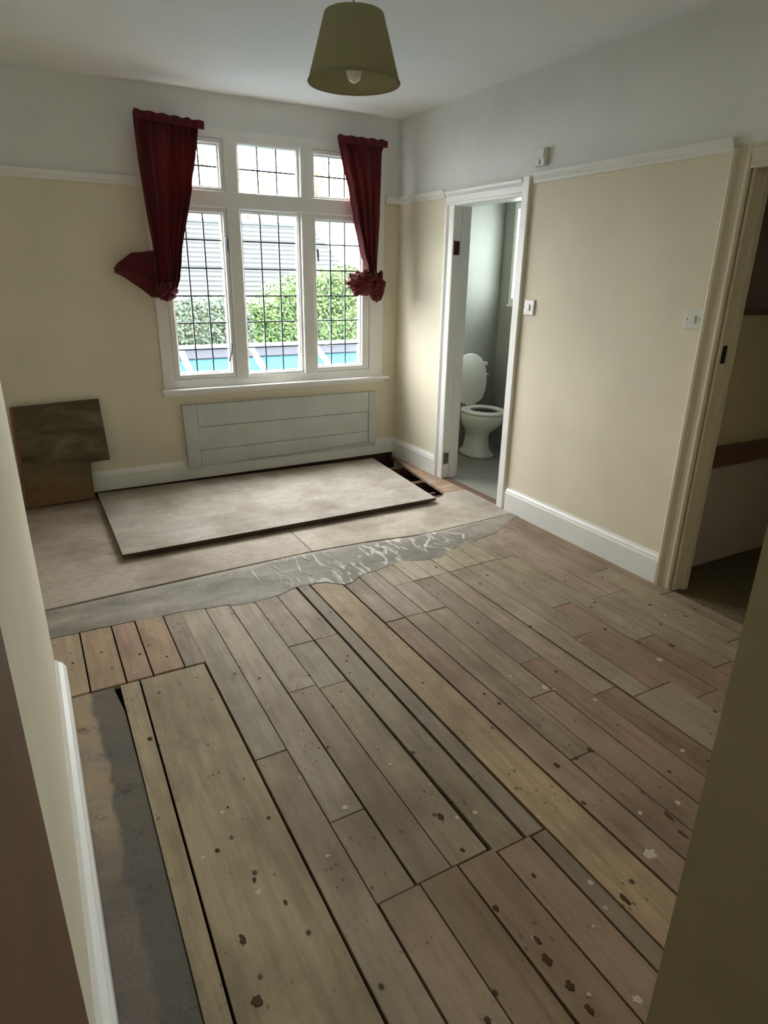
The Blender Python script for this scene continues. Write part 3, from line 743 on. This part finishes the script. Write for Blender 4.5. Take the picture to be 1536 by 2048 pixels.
# ------------------------------------------------------------------ switches and sensor
def plate(name, y, z, wd, ht, label, cat, rocker=True):
    o = box(name, -.011, 0, y-wd/2, y+wd/2, z-ht/2, z+ht/2, M['switch'], None, .003, 2)
    tag(o, label, cat)
    if rocker:
        r = box('rocker', -.017, -.010, y-.011, y+.011, z-.018, z+.018, M['switch'], o, .002)
        for s in (-1, 1):
            link('screw', tube_bm([(-.0112, y+s*wd*.38, z), (-.0125, y+s*wd*.38, z)], .0035, 10), M['steel'], o)
    return o
plate('light_switch', -1.640, 1.342, .088, .088, 'white light switch at the edge of the toilet doorway frame', 'switch')
plate('light_switch', -2.792, 1.345, .088, .088, 'pale light switch beside the landing doorway frame', 'switch')
o = tag(box('wall_sensor', -.028, 0, -1.680, -1.590, 2.112, 2.205, M['switch'], None, .005, 2), 'small white control box above the picture rail over the doorway', 'sensor')
box('face_plate', -.031, -.027, -1.672, -1.598, 2.15, 2.197, M['switch'], o, .001)
link('dial', tube_bm([(-.028, -1.632, 2.132), (-.036, -1.632, 2.132)], .012, 16), M['switch'], o)

# ------------------------------------------------------------------ curtains
def interp(tab, z):
    if z >= tab[0][0]: return tab[0][1]
    for (z0, a), (z1, b) in zip(tab, tab[1:]):
        if z1 <= z <= z0:
            t = (z0-z)/(z0-z1); t = t*t*(3-2*t)*.5 + t*.5
            return a + (b-a)*t
    return tab[-1][1]
def drape(name, parent, lt, rt, z1, z0, folds, seed, y0=-.105, amp0=.030, amp1=.035, nu=90, nv=60, curl=0):
    bm = bmesh.new(); G = []
    for j in range(nv+1):
        v = j/nv; z = z1+(z0-z1)*v; a, b = interp(lt, z), interp(rt, z); row = []
        for i in range(nu+1):
            u = i/nu
            uu = u + .05*math.sin(u*7+seed) + .03*math.sin(u*17+2*seed)+.02*math.sin(v*4+u*5)
            ph = 2*PI*folds*uu + .5*math.sin(v*3+seed)
            amp = amp0+(amp1-amp0)*v
            if v < .06: amp = amp0*.55
            f = (math.sin(ph)*.6 + .35*math.sin(ph*2.1+seed+v*2))*(.45+.55*abs(math.sin(u*4.1+seed)))
            y = y0 - amp*f - .03*v*math.sin(PI*u) + .012*mnoise.noise((u*4, v*3, seed))
            x = a+(b-a)*u + .006*math.cos(ph)
            zz = z + (.006*math.sin(ph*1.0+1) if j == 0 else 0) - (.022*u if curl and v < .1 else 0)*(1-v*10 if v < .1 else 0)
            row.append(bm.verts.new((x, y, zz)))
        G.append(row)
    for j in range(nv):
        for i in range(nu): bm.faces.new((G[j][i], G[j][i+1], G[j+1][i+1], G[j+1][i]))
    o = link(name, bm, M['curtain'], parent, True)
    s = o.modifiers.new('thick', 'SOLIDIFY'); s.thickness = .004
    return o
def rosette(name, parent, c, rx, ry, rz, seed, lobes=9, tilt=0):
    """crumpled knot of gathered fabric"""
    bm = bmesh.new(); nu, nv = 72, 36; G = []
    for j in range(nv+1):
        th = PI*j/nv; row = []
        for i in range(nu):
            ph = 2*PI*i/nu
            d = Vector((math.sin(th)*math.cos(ph), math.cos(th), math.sin(th)*math.sin(ph)))
            r = 1 + .16*math.sin(lobes*ph+2.5*math.sin(th*2)+seed)*math.sin(th) + .22*mnoise.noise(d*2.1+Vector((seed, 0, 0))) + .10*mnoise.noise(d*5+Vector((0, seed, 0)))
            row.append(bm.verts.new((c[0]+rx*r*d.x, c[1]+ry*r*d.y, c[2]+rz*r*d.z)))
        G.append(row)
    for j in range(nv):
        for i in range(nu):
            k = (i+1) % nu
            bm.faces.new((G[j][i], G[j][k], G[j+1][k], G[j+1][i]))
    bmesh.ops.remove_doubles(bm, verts=bm.verts, dist=1e-5)
    return link(name, bm, M['curtain'], parent, True)
def heading(name, parent, x0, x1, z0, z1, y0, n, dz=0):
    bm = bmesh.new(); G = []; N_ = n*8
    for z in (z1, (z0+z1)/2, z0):
        row = []
        for i in range(N_+1):
            u = i/N_
            row.append(bm.verts.new((x0+(x1-x0)*u, y0-.006*math.sin(2*PI*n*u+1.5*math.sin(u*7))-.010, z - dz*u + (.004*math.sin(n*5*u) if z == z1 else 0))))
        G.append(row)
    for j in range(2):
        for i in range(N_): bm.faces.new((G[j][i], G[j][i+1], G[j+1][i+1], G[j+1][i]))
    o = link(name, bm, M['curtain'], parent, True); s = o.modifiers.new('thick', 'SOLIDIFY'); s.thickness = .006
    return o
C1 = tag(empty('curtain', (-1.74, -.1, 2.43)), 'dark red curtain tied up with a loose tail flung over the wall', 'curtain', 'red window curtains')
drape('drape', C1, [(2.44, -1.958), (2.18, -1.952), (1.95, -1.938), (1.63, -1.922), (1.50, -1.925), (1.33, -1.925)],
      [(2.44, -1.540), (2.37, -1.570), (2.23, -1.592), (2.05, -1.634), (1.59, -1.748), (1.475, -1.768), (1.40, -1.797), (1.33, -1.835)], 2.434, 1.345, 5, 1.3, curl=1)
heading('heading', C1, -1.960, -1.536, 2.392, 2.440, -.125, 7, .022)
rosette('knot', C1, (-1.868, -.125, 1.392), .070, .055, .058, 2.2, 7)
def tail():
    up = [(-1.90, 1.640), (-1.99, 1.628), (-2.055, 1.622), (-2.10, 1.592), (-2.145, 1.560), (-2.172, 1.525)]
    lo = [(-1.90, 1.345), (-1.955, 1.350), (-2.01, 1.400), (-2.06, 1.435), (-2.12, 1.475), (-2.172, 1.500)]
    bm = bmesh.new(); G = []; nv = 24; nu = 30
    for i in range(nu+1):
        t = i/nu*(len(up)-1); k = min(int(t), len(up)-2); f = t-k; row = []
        a = (up[k][0]+(up[k+1][0]-up[k][0])*f, up[k][1]+(up[k+1][1]-up[k][1])*f)
        b = (lo[k][0]+(lo[k+1][0]-lo[k][0])*f, lo[k][1]+(lo[k+1][1]-lo[k][1])*f)
        for j in range(nv+1):
            v = j/nv; bulge = math.sin(PI*v)
            y = -.055 - .045*bulge*(1-.5*i/nu) - .014*math.sin(v*9+i*.12) - .035*max(0, v-.72)*3*(1-i/nu)
            row.append(bm.verts.new((a[0]+(b[0]-a[0])*v, y, a[1]+(b[1]-a[1])*v)))
        G.append(row)
    for i in range(nu):
        for j in range(nv): bm.faces.new((G[i][j], G[i][j+1], G[i+1][j+1], G[i+1][j]))
    o = link('tail', bm, M['curtain'], C1, True); s = o.modifiers.new('thick', 'SOLIDIFY'); s.thickness = .006
tail()
C2 = tag(empty('curtain', (-.38, -.1, 2.43)), 'dark red curtain gathered into a crumpled knot near the room corner', 'curtain', 'red window curtains')
drape('drape', C2, [(2.44, -.585), (2.29, -.547), (2.07, -.488), (1.91, -.455), (1.71, -.405), (1.54, -.345), (1.42, -.335)],
      [(2.44, -.190), (2.36, -.215), (1.92, -.222), (1.57, -.250), (1.42, -.262)], 2.434, 1.42, 4, 4.1)
heading('heading', C2, -.586, -.188, 2.392, 2.440, -.125, 6, .0)
rosette('knot', C2, (-.385, -.125, 1.452), .118, .065, .085, 5.2, 11)
rosette('knot_tail', C2, (-.262, -.135, 1.435), .062, .055, .105, 9.1, 6)

# ------------------------------------------------------------------ pendant lamp
lx, ly = -1.581, -2.40
PL = tag(empty('pendant_lamp', (lx, ly, HC)), 'olive fabric cone shade pendant lamp hanging from the ceiling', 'lamp')
zt, zb = 2.366, 2.158
sd = link('lamp_shade', lathe_bm([(.104, zt), (.165, zb), (.1625, zb), (.1015, zt), (.104, zt)], 56, (lx, ly)), M['shade'], PL, True)
link('shade_rim', lathe_bm([(.1655, zb), (.1668, zb+.004), (.1630, zb+.006), (.1615, zb), (.1655, zb)], 56, (lx, ly)), M['shade'], sd, True)
link('cord', tube_bm([(lx+.004, ly, HC-.02), (lx, ly, 2.47), (lx-.002, ly, 2.36), (lx, ly, 2.325)], .004, 8), M['cord'], PL, True)
link('ceiling_rose', lathe_bm([(.0, HC-.03), (.02, HC-.03), (.042, HC-.012), (.045, HC), (0, HC)], 28, (lx, ly)), M['switch'], PL, True)
link('lamp_holder', lathe_bm([(0, 2.335), (.012, 2.335), (.016, 2.31), (.019, 2.30), (.019, 2.262), (0, 2.262)], 20, (lx, ly)), M['switch'], PL, True)
link('bulb', lathe_bm([(0, 2.262), (.013, 2.26), (.016, 2.245), (.028, 2.215), (.030, 2.195), (.022, 2.172), (.010, 2.162), (0, 2.160)], 24, (lx, ly)), M['bulb'], PL, True)
for k in range(3):
    a = 2*PI*k/3+.5
    link('spider_arm', tube_bm([(lx+.019*math.cos(a), ly+.019*math.sin(a), 2.285), (lx+.130*math.cos(a), ly+.130*math.sin(a), 2.270)], .002, 6), M['cord'], PL)

# ------------------------------------------------------------------ toilet
tx = .675
TO = tag(empty('toilet', (tx, -.35, .002)), 'white toilet with its lid raised in the small grey toilet room', 'toilet')
def oval(cx, cy, rx, ryf, ryb, z, n=40, sq=2.0):
    P = []
    for k in range(n):
        a = 2*PI*k/n; c, s = math.cos(a), math.sin(a)
        r = (abs(c)**sq+abs(s)**sq)**(-1/sq)
        P.append((cx+rx*c*r, cy+(ryb if s > 0 else ryf)*s*r, z))
    return P
rings = [oval(tx, -.34, .118, .150, .19, .003, sq=3), oval(tx, -.34, .118, .150, .19, .03, sq=3), oval(tx, -.34, .086, .110, .17, .06, sq=3), oval(tx, -.34, .074, .095, .16, .16, sq=2.6), oval(tx, -.34, .084, .110, .165, .22, sq=2.4),
         oval(tx, -.35, .150, .185, .18, .28), oval(tx, -.365, .178, .225, .19, .34), oval(tx, -.37, .186, .240, .20, .385), oval(tx, -.37, .182, .236, .20, .400)]
bm = loft_bm(rings, True)
link('bowl', bm, M['ceramic'], TO, True)
def seat_bm(cx, cy, z0, z1, hole=True):
    ro = (.190, .245, .200); ri = (.115, .160, .115)
    A = [oval(cx, cy, ro[0]-d, ro[1]-d, ro[2]-d, z) for d, z in ((.006, z0), (0, z0+.006), (0, z1-.008), (.010, z1))]
    Bi = [oval(cx, cy-.01, ri[0], ri[1], ri[2], z) for z in (z1-.002, z0+.002)]
    bm = bmesh.new(); R = [[bm.verts.new(p) for p in r] for r in A+Bi]; n = len(R[0])
    for i in range(len(R)):
        a, b = R[i], R[(i+1) % len(R)]
        for k in range(n): bm.faces.new((a[k], a[(k+1) % n], b[(k+1) % n], b[k]))
    return bm
link('seat', seat_bm(tx, -.37, .404, .430), M['ceramic'], TO, True)
link('bowl_water', loft_bm([oval(tx, -.38, .112, .155, .110, .4005), oval(tx, -.38, .112, .155, .110, .4030)]), M['black'], TO)
# raised lid: an oval plate standing on its hinge, leaning on the cistern
lr = []
def lidpt(k, n, d, y):
    a = 2*PI*k/n; c, s = math.cos(a), math.sin(a); r = (abs(c)**2.2+abs(s)**2.2)**(-1/2.2)
    z = .655 + (.225-d)*s*r
    return (tx-.012+(.178-d)*c*r, y + .09*(z-.43), z)
bm = loft_bm([[lidpt(k, 40, d, y) for k in range(40)] for d, y in ((.010, -.215), (0, -.209), (0, -.199), (.010, -.194))])
link('lid', bm, M['ceramic'], TO, True)
for s in (-1, 1):
    link('hinge', tube_bm([(tx-.012+s*.07, -.215, .430), (tx-.012+s*.07, -.210, .456)], .010, 10), M['steel'], TO)
bmc = bm_box(tx-.165, tx+.165, -.165, -.018, .46, .765, .018, 3)
cs = link('cistern', bmc, M['ceramic'], TO, False)
link('cistern_lid', bm_box(tx-.182, tx+.182, -.178, -.016, .765, .80, .010, 3), M['ceramic'], cs)
link('flush_lever', tube_bm([(tx+.165, -.12, .69), (tx+.19, -.125, .69), (tx+.195, -.17, .685)], [.007, .007, .009], 10), M['ceramic'], cs, True)
link('flush_pipe', tube_bm([(tx, -.08, .462), (tx, -.08, .43), (tx, -.17, .36)], .02, 12), M['ceramic'], TO, True)

# ------------------------------------------------------------------ outdoors
structure(box('lawn', -40, 45, .3, 60, -2.9, -2.8, M['lawn']), 'lawn far below the window', 'lawn')
# blue roofed outbuilding just outside the window
G = tag(empty('glazed_outbuilding', (0, 1.6, -2.8)), 'outbuilding with blue roof panels and white glazing bars outside the window', 'outbuilding')
ry, rz_, ey, ez = 2.5, .685, .95, .0
sl = (rz_-ez)/(ry-ey)
bx = [-2.86+.79*i for i in range(9)]
def sloped(name, x0, x1, up, th, mat, y0=ey, y1=ry):
    z = lambda y: ez+(y-ey)*sl
    return link(name, prism_bm([(y0, z(y0)+up), (y1, z(y1)+up), (y1, z(y1)+up+th), (y0, z(y0)+up+th)], x0, x1, 'x'), mat, G)
for a, b in zip(bx, bx[1:]): sloped('roof_panel', a+.022, b-.022, 0, .02, M['blue'], ey, ry-.19)
for x in bx: sloped('glazing_bar', x-.035, x+.035, -.01, .055, M['upvc'])
sloped('ridge_shade_strip', bx[0], bx[-1], -.012, .05, M['shade_grey'], ry-.20, ry-.036)  # dark strip standing for the shadow under the ridge bar
box('ridge', bx[0]-.05, bx[-1]+.05, ry-.035, ry+.06, rz_-.02, rz_+.065, M['upvc'], G, .01)
box('wall', bx[0], bx[-1], ey+.05, ry, -2.8, ez-.015, M['brickwall'], G)
link('gable_wall', prism_bm([(ey+.05, ez-.015), (ry, ez-.015), (ry, rz_-.03)], bx[0]+.04, bx[-1]-.04, 'x'), M['upvc'], G)

def leaves_mesh(name, parent, pts, size, mats, kind='stuff', seed=1):
    rnd = random.Random(seed); V = []; F = []; MI = []
    for p, nrm in pts:
        d = (nrm + Vector((rnd.uniform(-1, 1), rnd.uniform(-1, 1), rnd.uniform(-.8, 1)))*.8).normalized()
        a = d.orthogonal().normalized(); b = d.cross(a); t = rnd.uniform(0, 2*PI)
        a, b = a*math.cos(t)+b*math.sin(t), b*math.cos(t)-a*math.sin(t); s = size*rnd.uniform(.6, 1.3)
        k = len(V); V += [p-a*s*.5, p+b*s*.32, p+a*s*.5, p-b*s*.32]; F.append((k, k+1, k+2, k+3)); MI.append(0 if rnd.random() < .6 else 1)
    me = bpy.data.meshes.new(name); me.from_pydata([tuple(v) for v in V], [], F)
    for m in mats: me.materials.append(m)
    me.polygons.foreach_set('material_index', MI)
    o = bpy.data.objects.new(name, me); COL.objects.link(o); o['kind'] = kind
    if parent: o.parent = parent; o.matrix_parent_inverse = parent.matrix_world.inverted()
    return o
def hedge(name, label, tops, y0, y1, zb, n, mats, size, seed, cat='hedge'):
    """tops: list of (x, ztop)"""
    T_ = tag(empty(name, (tops[0][0], y0, zb)), label, cat)
    rnd = random.Random(seed)
    poly = [(tops[0][0], zb)] + [(x, z-.12) for x, z in tops] + [(tops[-1][0], zb)]
    link('twigs', prism_bm(poly, y0+.12, y1, 'y'), M['twig'], T_)
    pts = []
    for _ in range(n):
        x = rnd.uniform(tops[0][0], tops[-1][0])
        for (xa, za), (xb, zb_) in zip(tops, tops[1:]):
            if xa <= x <= xb: zt_ = za+(zb_-za)*(x-xa)/(xb-xa); break
        lump = .10*mnoise.noise((x*1.7, seed, 0))
        if rnd.random() < .72:
            z = rnd.uniform(-.2, zt_+lump); bul = .16*mnoise.noise((x*2.2, z*2.2, seed))
            pts.append((Vector((x, y0-bul+rnd.uniform(-.05, .08), z)), Vector((0, -1, .3))))
        else:
            pts.append((Vector((x, rnd.uniform(y0, y1), zt_+lump+rnd.uniform(-.08, .05))), Vector((0, -.3, 1))))
    leaves_mesh('foliage', T_, pts, size, mats, seed=seed)
    return T_
hedge('hedge', 'bright green hedge outside the window below the grey tiled roof', [(.65, .98), (.95, 1.06), (1.25, 1.28), (1.54, 1.44), (2.7, 1.60), (4.2, 1.7)], 6.0, 7.0, -2.8, 14000, [M['leaf'], M['leaf2']], .065, 3)
hedge('shrub', 'grey green shrub outside the left window light', [(-2.2, 1.0), (-1.0, 1.05), (-.2, 1.12), (.30, 1.05), (.55, .8)], 5.6, 6.4, -2.8, 8000, [M['leaf_dark'], M['leaf_dark2']], .06, 5, 'shrub')
# neighbour's house
H = tag(empty('house', (3, 14, -2.8)), 'neighbouring house with a grey tiled roof behind the hedge', 'house')
ry0, rz0, ry1, rz1 = 12.0, .15, 14.2, 2.75
box('wall', -1.5, 6.3, 12.3, 16.1, -2.8, .18, M['brickwall'], H)
nC = 22
for i in range(nC):
    t0, t1 = i/nC, (i+1)/nC
    y0, y1 = ry0+(ry1-ry0)*t0, ry0+(ry1-ry0)*t1; z0, z1 = rz0+(rz1-rz0)*t0, rz0+(rz1-rz0)*t1
    xr = 6.6-1.4*t0
    link('tile_course', prism_bm([(y0-.02, z0+.03), (y0-.02, z0+.09), (y1, z1+.05), (y1, z1-.02)], -2.0, xr, 'x'), M['tile'], H)
link('roof_slope', prism_bm([(ry1, rz1-.02), (16.4, .15), (ry0, .15)], -1.98, 5.2, 'x'), M['tile'], H)
link('ridge_tile', tube_bm([(-2.0, ry1, rz1+.03), (5.3, ry1, rz1+.03)], .10, 10), M['tile'], H)
# bare autumn trees
def tree(name, label, base, height, seed, nleaf, spread=.55):
    T_ = tag(empty(name, base), label, 'tree', 'trees beyond the neighbouring house'); rnd = random.Random(seed)
    bm = bmesh.new(); tips = []
    def grow(p, d, l, r, lev):
        P = [p]; q = p; dd = d
        for _ in range(4):
            dd = (dd + Vector((rnd.uniform(-.2, .2), rnd.uniform(-.2, .2), rnd.uniform(-.05, .18)))).normalized()
            q = q + dd*l/4; P.append(q)
        tube_bm(P, [r, r*.9, r*.8, r*.7, r*.6], 5 if lev else 9, bm)
        if lev >= 4: tips.append(P[-1]); tips.append(P[2]); return
        for k in range(3 if lev < 3 else 2):
            s = rnd.choice((3, 4, 4, 2)) if lev else rnd.choice((2, 3, 4)); nd = (dd + Vector((rnd.uniform(-1, 1), rnd.uniform(-1, 1), rnd.uniform(-.1, .7)))*spread*1.5).normalized()
            grow(P[s], nd, l*rnd.uniform(.6, .8), r*.55, lev+1)
    grow(Vector(base), Vector((0, 0, 1)), height*.45, height*.020, 0)
    link('trunk', bm, M['bark'], T_, True)
    pts = [(t+Vector((rnd.gauss(0, .25), rnd.gauss(0, .25), rnd.gauss(0, .25))), Vector((rnd.uniform(-1, 1), -1, .4))) for t in tips for _ in range(nleaf)]
    leaves_mesh('foliage', T_, pts, .16, [M['autumn'], M['autumn']], seed=seed)
tree('tree', 'bare branched autumn tree above the roof in the left window light', (2.9, 18.3, -2.8), 7.6, 11, 2)
tree('tree', 'yellow leaved autumn tree above the roof in the middle window light', (8.6, 26.5, -2.8), 10.0, 23, 6)
